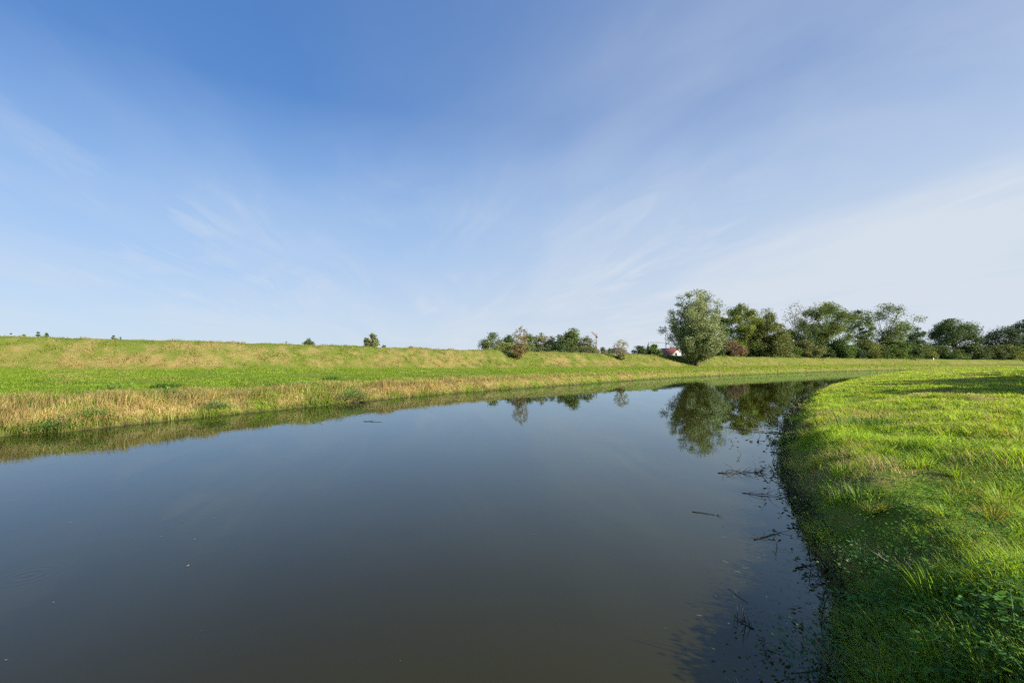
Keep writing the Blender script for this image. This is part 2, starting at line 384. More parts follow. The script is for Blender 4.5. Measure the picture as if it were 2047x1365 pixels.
# broad-leaved weeds of the near bank
def leaf_cloud(name, P, D, size, wid, colr, mat, parent=None, flat=.0, rs=None):
    """one pointed leaf per point: 4 corners; D = unit direction of the midrib"""
    rs = rs or rng; n = len(P)
    R_ = rs.normal(size=(n, 3))*(1-flat)+np.array([0, 0, 1.])*flat*1.6; Wv = np.cross(D, R_); Wv /= np.linalg.norm(Wv, axis=1)[:, None]+1e-9
    s = size[:, None]; w = (size*wid)[:, None]
    a = P; b = P+D*s*.45+Wv*w*.5; c = P+D*s; d = P+D*s*.45-Wv*w*.5
    V = np.stack([a, b, c, d], 1).reshape(-1, 3); C4 = np.repeat(colr, 4, 0)
    loops = np.arange(4*n); st = np.arange(n)*4; tot = np.full(n, 4)
    return new_mesh(name, V, loops, st, tot, mat, C4, parent=parent)
def weed_points(n_plants, r0, r1, a0, a1, seed, thr=.5, leaves=(7, 14), hh=.13, ls=.023):
    q = np.random.default_rng(seed); x, y, r = scatter(q, n_plants, a0, a1, r0, r1)
    s, nn, L, zc = fields(x, y); f = fbm(x, y, .8, 3, 41)+.22*np.exp(-nn/.6)+.10*np.exp(-r/2.5)
    m = (nn > .03) & (s < 0) & (f > thr); x, y, r = x[m], y[m], r[m]
    z = height_f(x, y, s[m], nn[m], L[m], zc[m])
    PP, DD, SS, CC = [], [], [], []
    for xi, yi, zi, ri in zip(x, y, z, r):
        k = q.integers(*leaves); h = hh*(.5+.8*q.random()); ang = q.random(k)*6.28; hz_ = h*(.25+.75*q.random(k))
        rr = h*.45*q.random(k); PP.append(np.stack([xi+rr*np.cos(ang), yi+rr*np.sin(ang), zi+hz_], 1))
        up = .1+.5*q.random(k)-.15; dd = np.stack([np.cos(ang), np.sin(ang), up], 1); DD.append(dd/np.linalg.norm(dd, axis=1)[:, None])
        SS.append(np.maximum(ls, ri*.0022)*(.6+.9*q.random(k)))
        base = np.array([.06, .16, .03])+np.array([.03, .05, -.01])*q.random(); CC.append(base[None]*(.7+.6*q.random((k, 1))))
    return np.concatenate(PP), np.concatenate(DD), np.concatenate(SS), np.concatenate(CC)
P_, D_, S_, C_ = weed_points(10000, 1.0, 12, 16, 60, 3, thr=.50)
P2, D2, S2, C2 = weed_points(5200, .95, 4.2, 14, 60, 9, thr=.50, leaves=(5, 11), hh=.18, ls=.036)
P_, D_, S_, C_ = [np.concatenate(q_) for q_ in ((P_, P2), (D_, D2), (S_, S2), (C_, C2))]
tag(leaf_cloud('ground_cover', P_, D_, S_, .62, C_, M_WEED, flat=.7), 'low broad-leaved weeds growing through the grass of the near bank', 'weeds', kind='stuff')

# ------------------------------------------------------------------ trees
PROFILES = {
 'round':  [(0,.25),(.12,.75),(.35,1),(.6,.98),(.8,.75),(.93,.45),(1,.12)],
 'dome':   [(0,.7),(.2,.95),(.45,1),(.7,.85),(.88,.55),(1,.15)],
 'tall':   [(0,.35),(.2,.7),(.5,.9),(.72,1),(.88,.75),(1,.15)],
 'willow': [(0,.24),(.07,.42),(.17,.66),(.30,.92),(.46,1.05),(.60,1.0),(.74,.80),(.88,.54),(1,.14)],
 'open':   [(0,.35),(.2,.7),(.42,.95),(.62,1),(.8,.82),(.93,.5),(1,.2)],
 'conifer':[(0,1),(.3,.75),(.6,.45),(.85,.18),(1,.04)],
 'column': [(0,.8),(.5,1),(.85,.8),(1,.2)],
 'vase':   [(0,.12),(.2,.4),(.42,.75),(.64,1),(.82,.82),(.94,.5),(1,.2)],
 'hedge':  [(0,1),(.5,1),(.8,.8),(1,.35)],
}
def skeleton(q, centers, base, top_first, sag=.06, limbs=()):
    """grow branches: every cluster centre is joined to the nearest point of the growing tree"""
    nodes = [base+(top_first-base)*t for t in np.linspace(0, 1, 7)]
    par = [-1]+list(range(6))
    for e in limbs:                                   # main limbs rise from the trunk in a smooth outward curve
        k0 = int(q.integers(3, 7)); p0 = nodes[k0]; last = k0
        for t_ in np.linspace(.2, 1, 5):
            h_ = t_**1.5; p = np.array([p0[0]+(e[0]-p0[0])*h_, p0[1]+(e[1]-p0[1])*h_, p0[2]+(e[2]-p0[2])*t_])
            nodes.append(p+q.normal(size=3)*.015*np.linalg.norm(e-p0)); par.append(last); last = len(nodes)-1
    order = np.argsort(np.linalg.norm(centers-top_first, axis=1))
    for i in order:
        c = centers[i]; Pn = np.array(nodes); dv = c-Pn
        dist = np.linalg.norm(dv, axis=1); cost = dist*(1+.9*np.clip(-dv[:, 2]/(dist+1e-6), -.2, 1)); cost[:2] += 1e3
        k = int(np.argmin(cost)); p = Pn[k]; L = dist[k]; steps = max(1, min(4, int(L/1.2)))
        last = k
        for t_ in range(1, steps+1):
            f = t_/steps; w = p+(c-p)*f
            if t_ < steps: w = w+q.normal(size=3)*L*.05+np.array([0, 0, sag*L*math.sin(PI*f)])
            nodes.append(w); par.append(last); last = len(nodes)-1
    return np.array(nodes), np.array(par)
def tube_tree(name, nodes, par, r_tip, mat, parent, k=5, expo=2.3, rmax=None):
    n = len(nodes); acc = np.zeros(n); child = np.zeros(n, int)
    for p in par:
        if p >= 0: child[p] += 1
    for i in range(n-1, -1, -1):
        if child[i] == 0: acc[i] += r_tip**expo
        if par[i] >= 0: acc[par[i]] += acc[i]
    R_ = acc**(1/expo)
    if rmax: R_ = np.minimum(R_, rmax)
    R_[0] *= 1.25
    idx = np.where(par >= 0)[0]; A0 = nodes[par[idx]]; B0 = nodes[idx]
    Tn = B0-A0; Tn /= np.linalg.norm(Tn, axis=1)[:, None]+1e-9
    ref = np.where(np.abs(Tn[:, 2:3]) < .9, np.array([[0, 0, 1.]]), np.array([[1., 0, 0]]))
    u = np.cross(Tn, ref); u /= np.linalg.norm(u, axis=1)[:, None]; v = np.cross(Tn, u)
    vs = []
    ra = np.minimum(R_[par[idx]], R_[idx]*1.35+.004)
    for Pt, rr in ((A0, ra), (B0, R_[idx])):
        for j in range(k):
            w = 2*PI*j/k; vs.append(Pt+rr[:, None]*(math.cos(w)*u+math.sin(w)*v))
    V = np.stack(vs, 1).reshape(-1, 3); m = len(idx); base = np.arange(m)[:, None]*2*k
    f = np.array([[j, (j+1) % k, k+(j+1) % k, k+j] for j in range(k)]).ravel()[None]
    loops = (base+f).ravel(); tot = np.full(m*k, 4); st = np.arange(m*k)*4
    return new_mesh(name, V, loops, st, tot, mat, smooth=True, parent=parent)

def tree(name, px, top, wpx, D, label, cat='tree', kind='round', colr=(.05,.085,.022), low=.12, ls=None, dens=1.0, nc=None, group=None,
         seed=None, base_y=None, bark=None, gap=.30, tilt=0.0, aspect=1.0, leafw=.62, depth=1.0, tone=.3, loc=None, Hgt=None, Wm=None, rtip=None, bias=None, rc=.125):
    seed = seed if seed is not None else int(px*7+top*3+D) % 100000
    q = np.random.default_rng(seed)
    if base_y is None and loc is None and px > 1430:      # keep the row behind the dyke, whatever its distance here
        D = float(np.interp(px, [c[0] for c in cr], [c[2] for c in cr]))+max(7, D-(115+(px-1450)*.095))
    if loc is not None: X, Y = loc; zb = hz(X, Y)
    elif base_y is not None: X, Y, zb = hit(px, base_y); D = Y
    else: X, Y, _ = at_depth(px, top, D); zb = hz(X, Y)
    H = Hgt or (at_depth(px, top, Y)[2]-zb); W = Wm or wpx/F*Y*1.0
    root = empty(name, (X, Y, zb-.02), label, cat, group)
    prof = np.array(PROFILES[kind]); h0 = H*low; ch = H-h0
    nc = nc or int(np.clip(16+W*H*.55, 24, 130))
    cs = []; off = q.random(3)*50; tries = 0
    while len(cs) < nc and tries < 6000:
        tries += 1
        v = q.random(); a = q.random()*2*PI; wr = np.interp(v, prof[:, 0], prof[:, 1])
        if q.random() > wr**1.2+.08: continue
        lf = (.60, .62, 2.3, 1.6) if kind == 'willow' else (.74, .40, 1.1, 3.2)
        lob = lf[0]+lf[1]*float(vnoise(np.array([a*lf[2]+off[0]]), np.array([v*lf[3]+off[1]]))[0])+.12*(q.random()-.5)
        r = (q.random()**.45)*wr*lob*W/2
        c = np.array([math.cos(a)*r*.98, math.sin(a)*r*depth, h0+v*ch*(.94)])
        if float(vnoise(np.array([c[0]/W*4+off[2]]), np.array([c[2]/H*6+c[1]/W*3+off[0]]))[0]) < gap: continue
        c[0] += tilt*c[2]; cs.append(c)
    if kind == 'willow':                              # upswept plumes, each a stem with leaf clumps along it
        k_ = Y/F; cs = []
        ends = [(-9,6),(9,12),(31,12),(-22,20),(45,26),(-34,33),(-46,44),(-54,62),(-59,78),(-42,92),(50,50),(53,76),(50,100),(38,118),(-28,110),(-14,124),(16,132),(0,18),(20,5),(-52,70),(46,64),(-38,60),(8,22),(-4,30),(22,34),(-30,128),(-20,138),(26,136),(32,128),(6,142)]
        ends = [(a_*.94+1, b_, q.normal()*.35) for a_, b_ in ends]+[(q.uniform(-32, 32), q.uniform(25, 110), (1 if q.random() < .6 else -1)*q.uniform(.5, 1)) for _ in range(40)]
        for ex, ey, dp in ends:
            e = np.array([ex*k_, -dp*W*.42, H-ey*k_]); b0 = np.array([0, 0, h0+.04*H])
            m_ = max(4, int(np.linalg.norm(e-b0)/.85))
            for t_ in np.linspace(.22, 1, m_):
                h_ = t_**.72; p = np.array([e[0]*h_, e[1]*h_, b0[2]+(e[2]-b0[2])*t_**1.15]); cs.append(p+q.normal(size=3)*.22)
    cs = np.array(cs)
    # the outline's topmost point must be there
    cs = np.vstack([cs, [[tilt*H+W*.03*q.normal(), 0, H*.955]]])
    first = np.array([tilt*(h0+ch*.3), 0, h0+ch*.30])
    limbs = []
    for k in range(7 if kind != 'hedge' else 4):
        v = .45+.45*q.random(); a = (k+q.random()*.7)*2*PI/7; r = np.interp(v, prof[:, 0], prof[:, 1])*W/2*(.25+.45*q.random())
        limbs.append(np.array([math.cos(a)*r+tilt*(h0+v*ch), math.sin(a)*r*depth, h0+v*ch]))
    if W*H < 4: limbs = []
    nodes, par = skeleton(q, cs, np.array([0, 0, -.15]), first*np.array([1, 1, .75]), limbs=limbs)
    tube_tree('trunk', nodes, par, rtip or max(.012, .0035*W), bark or M_BARK, root)
    if dens > 0:
        ls = ls or max(.10, Y*.0023); nl = int(np.clip(dens*9.5*W*ch*.8/(ls*ls*.5), 250, 90000)); nl = max(nl, 200)
        ci = q.integers(0, len(cs), nl); rcl = rc*min(W, ch*1.1)*(.6+.8*q.random(len(cs)))*(.92 if kind == 'willow' else 1)
        g = q.normal(size=(nl, 3)); g /= np.linalg.norm(g, axis=1)[:, None]; g *= (q.random(nl)**.5)[:, None]
        P = cs[ci]+g*rcl[ci][:, None]*np.array([1.15, 1.15, .85]); P[:, 2] = np.clip(P[:, 2], .05, H)
        Dv = q.normal(size=(nl, 3))
        if bias is not None: Dv = Dv*.55+np.array(bias)+.5*g
        Dv /= np.linalg.norm(Dv, axis=1)[:, None]
        base = np.array(colr)[None]*np.ones((nl, 1))
        ct = (1-tone+2*tone*q.random(len(cs)))[ci][:, None]
        warm = (q.random(len(cs))[ci]**2)[:, None]*np.array([[.022, .012, 0]])
        cc = (base+warm)*1.75*ct*(.75+.5*q.random((nl, 1)))
        leaf_cloud('crown', P, Dv, ls*(.6+.8*q.random(nl)), leafw, np.clip(cc, .003, 1), M_LEAF, parent=root, rs=q)
    return root

DARKG = (.036,.066,.022); MIDG = (.055,.092,.024); YEL = (.105,.130,.026); OLV = (.080,.092,.030); GREY = (.112,.138,.064)
BR = 'trees in the row behind the dyke on the right'; MID = 'trees behind the dyke in the middle distance'; TINY = 'distant trees peeping over the left dyke'

# the big willow on the dyke foot
tree('willow_tree', 1393, 578, 118, 0, 'big grey-green willow with full crown and short dark trunk at the dyke foot', kind='willow', colr=GREY,
     base_y=732.2, low=.06, dens=3.0, ls=.27, leafw=.38, nc=420, gap=.10, bias=(.12, -.05, .75), tone=.48, rc=.085, seed=12, tilt=-.012)
# row on the right
tree('tree', 1436, 620, 40, 125, 'dark tree half hidden directly behind the right side of the big willow', kind='tall', colr=DARKG, dens=1.8, gap=.15, group=BR)
tree('tree', 1480, 607, 78, 135, 'tall tree with yellow-green rounded top, first to the right of the big willow', kind='tall', colr=(.088,.118,.026), low=.16, dens=1.0, nc=120, gap=.34, group=BR)
tree('tree', 1534, 617, 74, 132, 'dense olive-brown green tree with a sloping right side, closing the left clump of the row', kind='dome', colr=(.070,.088,.028), low=.08, dens=1.2, nc=130, group=BR)
tree('tree', 1508, 640, 44, 150, 'dark green tree filling the gap between the yellow-topped and the olive tree', kind='tall', colr=DARKG, low=.05, dens=1.6, gap=.15, group=BR)
tree('tree', 1590, 600, 62, 150, 'thin bare-topped tree whose leafless twigs show against the sky', kind='vase', colr=(.075,.07,.04), low=.3, dens=.03, nc=200, gap=.1, bark=M_PALEBARK, group=BR, rtip=.035)
tree('tree', 1600, 636, 60, 142, 'dark leafy tree standing in front of the bare-topped one', kind='tall', colr=(.045,.072,.026), low=.1, dens=.8, gap=.3, group=BR)
tree('tree', 1652, 604, 96, 152, 'large green tree with broad fan-shaped crown and visible forked trunk, tallest right of the gap', kind='open', colr=(.068,.100,.028), low=.2, dens=.85, nc=160, gap=.36, group=BR)
tree('tree', 1716, 618, 54, 158, 'slender loose-crowned tree between the fan-shaped tree and the open leaning one', kind='tall', colr=(.050,.082,.026), low=.12, dens=.6, nc=110, gap=.34, group=BR)
tree('tree', 1768, 607, 104, 158, 'airy tree with wide open branches leaning to the right and sky between them', kind='vase', colr=(.066,.098,.030), low=.22, dens=.32, nc=110, gap=.36, group=BR, tilt=.03, rc=.10, rtip=.05)
tree('tree', 1834, 654, 56, 170, 'medium rounded green tree just right of the low stretch of hedge', kind='dome', colr=(.050,.078,.030), low=.06, group=BR)
tree('tree', 1906, 637, 98, 180, 'broad layered dark green tree with jutting side boughs near the right edge', kind='dome', colr=(.046,.074,.026), low=.06, dens=1.0, nc=130, group=BR)
tree('tree', 1880, 642, 34, 186, 'nearly leafless thin crown rising out of the left of the broad layered tree', kind='vase', colr=(.07,.07,.04), low=.3, dens=.08, nc=90, gap=.1, bark=M_PALEBARK, group=BR)
tree('tree', 2004, 652, 84, 190, 'blue-green flat-layered tree second from the right edge', kind='dome', colr=(.038,.062,.034), low=.06, dens=.8, gap=.38, group=BR)
tree('tree', 2050, 638, 60, 186, 'dark tree cut by the right edge of the picture', kind='tall', colr=(.034,.058,.030), low=.06, group=BR)
# bushes in front of the row
bush = [(1467,683,40,122,(.105,.078,.045),'reddish brown rounded bush standing at the foot of the yellow-topped tree'),
        (1448,690,26,126,DARKG,'small dark bush between the willow and the reddish bush'),
        (1505,676,40,134,DARKG,'dark tall bush under the left clump of trees'),
        (1556,668,40,132,(.075,.088,.030),'olive bush filling the right flank of the olive-brown tree'),
        (1580,690,36,136,MIDG,'green bush at the left of the gap beneath the bare-topped tree'),
        (1602,682,60,138,(.075,.085,.030),'brownish green spreading bush beneath the bare-topped tree'),
        (1640,692,40,145,(.045,.07,.022),'dark low bush left of the forked trunk of the fan-shaped tree'),
        (1678,682,44,146,MIDG,'leafy green bush right of the forked trunk'),
        (1704,690,34,150,(.03,.056,.028),'blue-dark bush under the slender loose-crowned tree'),
        (1728,680,44,152,(.075,.10,.03),'light green shaggy bush between the slender and the airy tree'),
        (1756,690,40,152,(.04,.066,.022),'dark bush around the trunk of the airy leaning tree'),
        (1785,682,46,154,MIDG,'dense hedge bush left of the low stretch of hedge'),
        (1812,684,40,156,(.034,.06,.024),'dark hedge bush in the low stretch beneath open sky'),
        (1842,690,38,160,(.055,.08,.026),'tufted bush in front of the medium rounded tree'),
        (1880,692,44,166,DARKG,'dark bush between the yellow bush and the broad layered tree'),
        (1856,703,23,160,(.16,.13,.035),'small yellow-brown bush beside the white marker'),
        (1914,700,29,160,(.066,.105,.026),'small neat green round bush at the foot of the broad layered tree'),
        (1948,688,44,172,(.034,.056,.024),'dark hedge bush right of the neat round bush'),
        (1980,692,44,172,(.045,.065,.024),'brown-green hedge bush below the blue-green tree'),
        (2014,690,46,172,(.075,.10,.028),'yellow-green hedge bush below the blue-green tree'),
        (2048,692,40,172,MIDG,'hedge bush cut by the right edge of the picture'),
        (1530,690,40,134,(.028,.05,.024),'deep dark bush in the shade of the olive-brown tree')]
for px, tp, w, D, c, lb in bush:
    tree('bush', px, tp, w*1.15, D, lb, 'bush', 'hedge', c, low=.0, dens=1.8, nc=56, gap=.06, group='bushes in front of the tree row', rc=.17)
# middle group
mid = [(985,665,46,135,'open',(.058,.084,.032),.75,'leftmost tree of the middle group, light green with a gappy crown'),
       (1012,686,60,132,'hedge',(.095,.115,.035),1.0,'low light green scrub between the leftmost and the dark tree of the middle group'),
       (1018,670,32,140,'round',(.028,.058,.020),1.1,'small dense dark green tree behind the levee shrub'),
       (1055,668,38,140,'dome',(.055,.085,.028),1.0,'green tree directly behind the levee shrub'),
       (1082,665,34,142,'tall',(.088,.095,.040),.8,'yellowish upright tree right of the levee shrub'),
       (1102,671,28,142,'tall',(.075,.088,.040),.45,'thin pale birch-like tree in the middle group'),
       (1120,670,40,136,'dome',(.042,.066,.024),.9,'dark green tree left of the tallest tree of the middle group'),
       (1144,656,40,138,'round',(.058,.090,.026),1.0,'tallest tree of the middle group with a rounded crown'),
       (1132,682,60,130,'hedge',(.034,.060,.022),1.2,'dense dark understorey below the tallest tree of the middle group'),
       (1174,671,36,134,'tall',(.066,.080,.036),.5,'sparse twiggy tree right of the tallest tree of the middle group'),
       (1184,692,26,132,'hedge',(.09,.09,.035),.9,'low olive bush left of the orange crane mast'),
       (1205,694,22,150,'dome',(.075,.085,.04),.6,'small loose tree right of the orange crane mast'),
       (1280,692,30,185,'hedge',(.03,.054,.022),1.4,'dark small bush between the dark-roofed and the red-roofed house'),
       (1307,689,27,170,'dome',(.052,.085,.024),2.6,'round green tree just left of the red-roofed house'),
       (1050,687,80,128,'hedge',(.075,.09,.032),1.0,'olive scrub at the foot of the trees right of the levee shrub'),
       (1098,690,60,130,'hedge',(.045,.066,.028),1.0,'dark scrub below the thin birch-like tree'),
       (1165,692,56,128,'hedge',(.06,.075,.03),1.0,'low scrub below the sparse twiggy tree'),
       (1219,697,20,190,'dome',(.05,.08,.028),.9,'small green tree at the left end of the dark-roofed house')]
for px, tp, w, D, k, c, de, lb in mid:
    tree('tree' if k != 'hedge' else 'bush', px, tp, w*1.1, D, lb, 'tree' if k != 'hedge' else 'bush', k, c, low=.03, dens=de*1.25, gap=.18 if k != 'hedge' else .1, group=MID, rc=.16 if k != 'hedge' else .2, nc=75)
# far left
tiny = [(22,664,9,240,'conifer',DARKG,'narrow dark conifer tip, leftmost over the dyke'),
        (48,667,9,240,'tall',DARKG,'small ragged dark treetop, second from the left over the dyke'),
        (76,662,17,230,'dome',(.04,.066,.03),'wider rounded treetop, third from the left over the dyke'),
        (94,664,14,235,'conifer',(.03,.052,.022),'pointed dark treetop, fourth from the left over the dyke'),
        (227,669,15,240,'dome',(.05,.07,.03),'flat little treetop showing alone above the left dyke'),
        (241,672,5,240,'conifer',DARKG,'tiny pointed treetop beside the flat little treetop'),
        (561,686,16,210,'hedge',(.07,.09,.045),'low pale treetop left of the dark pillar-like conifer'),
        (572.5,681,3.4,205,'column',(.02,.03,.018),'very narrow dark pillar-like conifer over the dyke'),
        (617,678,25,140,'round',(.050,.074,.036),'small spreading treetop left of the rounded lone tree'),
        (745,668,27,105,'round',(.092,.105,.050),'lone pale rounded tree standing over the middle of the dyke'),
        (732,675,18,104,'round',(.070,.088,.045),'lower rounded crown against the left of the lone pale tree'),
        (768,690,14,110,'dome',(.07,.085,.04),'tiny bush right of the lone pale tree'),
        (821,693,22,190,'hedge',(.035,.055,.025),'flat dark treetop, last before the middle group')]
for px, tp, w, D, k, c, lb in tiny:
    tree('tree', px, tp, w*1.12, D, lb, 'tree', k, c, low=.03 if w > 6 else .0, dens=2.2, gap=.05, group=TINY, ls=max(.25, min(.5, w*.02)), rc=.15, nc=46)
# shrubs on the dyke slope
tree('shrub', 1040, 650, 40, 0, 'tall sparse half-bare shrub with dense foot on the dyke slope, left of the two', 'shrub', 'vase', (.115,.105,.045), base_y=717, low=.03, dens=.15, ls=.13, nc=170, gap=.12, bark=M_DRYSTEM, rtip=.014, tilt=.03, seed=31, rc=.07)
tree('shrub', 1036, 686, 34, 0, 'brownish thicket around the foot of the tall sparse shrub', 'shrub', 'dome', (.095,.075,.035), base_y=717.5, low=.0, dens=.8, ls=.16, nc=60, gap=.2, bark=M_DRYSTEM, rtip=.012, seed=32)
tree('shrub', 1241, 677, 36, 0, 'small sparse shrub of thin pale twigs on the dyke slope, right of the two', 'shrub', 'vase', (.13,.125,.05), base_y=719, low=.03, dens=.15, ls=.13, nc=150, gap=.12, bark=M_DRYSTEM, rtip=.014, seed=33, rc=.08)
tree('shrub', 1241, 705, 17, 0, 'dark leafy foot clump at the base of the small pale-twigged shrub', 'shrub', 'dome', (.045,.06,.025), base_y=719.5, low=.0, dens=1.0, ls=.14, nc=40, gap=.1, seed=34)

# off to the right, the trees whose shadow lies on the meadow
tp_ = np.array([(34.8, 6.2), (38.5, 10.5), (42.5, 14), (47, 17.5), (52.5, 22), (58.5, 27), (65, 32)])
for k_, (tx_, ty_) in enumerate(tp_):
    tree('tree', 0, 0, 0, 0, ['nearest', 'second nearest', 'third nearest', 'fourth nearest', 'fifth', 'sixth', 'farthest'][k_]+' of seven leafy trees outside the right of the picture, shading the meadow', kind='dome', colr=MIDG, loc=(tx_, ty_), Hgt=8.9, Wm=(9 if k_ == 0 else 14), low=.0, dens=1.3, gap=.05, ls=.4, seed=51+k_, group='trees outside the right of the picture')

# ------------------------------------------------------------------ houses, cranes, spire, marker
M_WHITE = simple('white_plaster', (.72,.70,.66), .8, .06, 2); M_CREAM = simple('cream_plaster', (.62,.52,.36), .8, .08, 2)
M_RED = simple('red_roof_tiles', (.20,.068,.048), .75, .25, 6); M_DKROOF = simple('dark_roof_tiles', (.07,.060,.055), .8, .3, 6)
M_GLASS = simple('window_glass', (.03,.035,.04), .15, .1, 2); M_WOOD = simple('brown_timber', (.10,.055,.03), .8, .2, 5)
M_ORANGE = simple('orange_crane_paint', (.34,.17,.11), .5, .15, 1); M_GREYST = simple('grey_crane_steel', (.16,.17,.19), .5, .15, 1)
M_SLATE = simple('slate_spire', (.17,.20,.23), .6, .2, 1); M_POST = simple('white_marker_paint', (.8,.8,.78), .6, .05, 5)
def house(px, D, w, l, zr, ze, rz, wall, roofm, label, hip=0.0, windows=(), chimney=True):
    X, Y, _ = at_depth(px, 700, D); zb = hz(X, Y); e = empty('house', (X, Y, zb), label, 'house', 'houses beyond the dyke', rz)
    zr -= zb; ze -= zb; b = MB(); a = w/2; c = l/2
    if hip: b.box((0, 0, ze/2), (w, l, ze))
    else:
        V = [(-a,-c,0),(a,-c,0),(a,c,0),(-a,c,0),(-a,-c,ze),(a,-c,ze),(a,c,ze),(-a,c,ze),(0,-c,zr-.15),(0,c,zr-.15)]
        b.add(V, [(0,3,2,1),(0,1,5,8,4),(2,3,7,9,6),(1,2,6,5),(3,0,4,7),(4,8,9,7),(8,5,6,9)])
    b.build('wall', wall, e)
    r = MB(); o = .6; sl = (zr-ze)/a; ezl = ze-o*sl+.12; hy = c+.5-hip
    top = [(0,-hy,zr+.12),(0,hy,zr+.12)]
    lo = [(-a-o,-c-.5,ezl),(a+o,-c-.5,ezl),(a+o,c+.5,ezl),(-a-o,c+.5,ezl)]
    V = lo+top+[(x, y, z-.22) for x, y, z in lo+top]
    r.add(V, [(0,4,5,3),(4,1,2,5),(0,1,4),(2,3,5),(6,9,11,10),(10,11,8,7),(6,10,7),(8,11,9),(0,3,9,6),(1,7,8,2)] if hip else
          [(0,4,5,3),(4,1,2,5),(6,9,11,10),(10,11,8,7),(0,3,9,6),(1,7,8,2),(0,6,10,4),(4,10,7,1),(3,5,11,9),(5,2,8,11)])
    ro = r.build('roof', roofm, e)
    if chimney:
        m = MB(); m.box((a*.3, c*.2, zr+.15), (.7, .7, 1.5)); m.build('chimney', M_DKROOF, ro)
    for (wx, wz, ww, wh) in windows:
        f = MB(); f.box((wx, -c-.04, wz-zb), (ww+.2, .1, wh+.2)); fo = f.build('window', M_WOOD, e)
        p = MB(); p.box((wx, -c-.10, wz-zb), (ww, .04, wh)); p.build('pane', M_GLASS, fo)
    return e
house(1340, 262, 10, 18, 10.2, 6.6, math.radians(14), M_WHITE, M_RED, 'white house with red tiled gable roof left of the big willow', windows=[(-2.2,6.6,1.1,1.2),(1.6,6.6,1.1,1.2),(-2.4,3.8,1.2,1.3),(2.2,3.8,1.2,1.3)])
house(1364, 285, 8, 9, 10.2, 7.4, math.radians(60), M_CREAM, M_RED, 'second red roof partly hidden behind the willow, right of the white gable')
house(1234, 222, 10, 9.5, 8.9, 6.2, math.radians(60), M_WHITE, M_DKROOF, 'pale house with dark hipped roof behind the small shrub', hip=3.4, windows=[(-1.5,5.0,1.1,1.1)], chimney=False)
house(1294, 300, 9, 10, 10.4, 8.0, math.radians(75), M_CREAM, M_DKROOF, 'cream house with dark roof left of the round green tree', windows=[(0,7.0,1.1,1.1)], chimney=False)
def lattice(b, A, B, w, n, r):
    A = np.array(A, float); B = np.array(B, float); T = B-A; T /= np.linalg.norm(T)
    ref = np.array([0, 0, 1.]) if abs(T[2]) < .9 else np.array([1., 0, 0]); u = np.cross(T, ref); u /= np.linalg.norm(u); v = np.cross(T, u)
    cn = [(u*i+v*j)*w/2 for i, j in ((-1,-1),(1,-1),(1,1),(-1,1))]
    for c in cn: b.tube([A+c, B+c], [r, r], 4)
    for k in range(n):
        p = A+(B-A)*k/n; q = A+(B-A)*(k+1)/n
        for m in range(4): b.tube([p+cn[m], q+cn[(m+1) % 4]], [r*.6, r*.6], 3, False)
def crane(px, top, D, jib_to, cj, mat, label, w=1.3):
    X, Y, zt = at_depth(px, top, D); zb = hz(X, Y); H = zt-zb; e = empty('tower_crane', (X, Y, zb), label, 'crane', 'construction cranes beyond the dyke')
    b = MB(); lattice(b, (0,0,0), (0,0,H-3), w, 22, .13); b.build('mast', mat, e)
    b = MB(); lattice(b, (0,0,H-3), (0,0,H), w*.6, 3, .1); b.build('tower_head', mat, e)
    d = np.array(jib_to, float); b = MB(); lattice(b, (0,0,H-3.2), (d[0],d[1],H-3.2+d[2]), w*.8, 20, .10)
    b.tube([(0,0,H), (d[0]*.66,d[1]*.66,H-2.6+d[2]*.66)], [.05,.05], 4); b.build('jib', mat, e)
    u = -d/np.linalg.norm(d); b = MB(); lattice(b, (0,0,H-3.2), (u[0]*cj,u[1]*cj,H-3.2), w*.7, 6, .1); b.tube([(0,0,H),(u[0]*cj,u[1]*cj,H-2.7)], [.05,.05], 4); b.build('counter_jib', mat, e)
    b = MB(); b.box((u[0]*cj,u[1]*cj,H-4), (1.4,1.4,1.8)); b.build('counterweight', M_GREYST, e)
    b = MB(); b.box((w*.9,-w*.3,H-4), (1.1,1.2,1.6)); b.build('cab', M_GREYST, e)
    b = MB(); b.box((0,0,.3), (4.5,4.5,.8)); b.build('base', M_GREYST, e)
crane(1192, 667, 560, (-16,-60,1.2), 5, M_ORANGE, 'orange-red tower crane rising right of the middle tree group')
crane(1331, 681, 620, (-24,-8,.3), 5, M_GREYST, 'grey tower crane with horizontal jib above the red-roofed house')
X, Y, zt = at_depth(1296.5, 683, 520); zb = hz(X, Y); H = zt-zb; e = empty('church_tower', (X, Y, zb), 'thin pointed church spire left of the round green tree', 'church tower')
b = MB(); b.box((0,0,H*.33), (4,4,H*.66)); b.build('tower', M_CREAM, e)
b = MB(); b.add([(-2.2,-2.2,H*.66),(2.2,-2.2,H*.66),(2.2,2.2,H*.66),(-2.2,2.2,H*.66),(0,0,H)], [(0,1,4),(1,2,4),(2,3,4),(3,0,4),(3,2,1,0)]); b.build('spire', M_SLATE, e)
X, Y, z = hit(1866, 720.0)
e = empty('marker_post', (X, Y, z), 'tiny white marker post on the dyke crest before the yellow-brown bush', 'marker post')
b = MB(); b.box((0,0,.35), (.24,.12,.8)); b.build('post', M_POST, e); b = MB(); b.box((0,0,.79), (.30,.18,.08)); b.build('cap', M_POST, e)

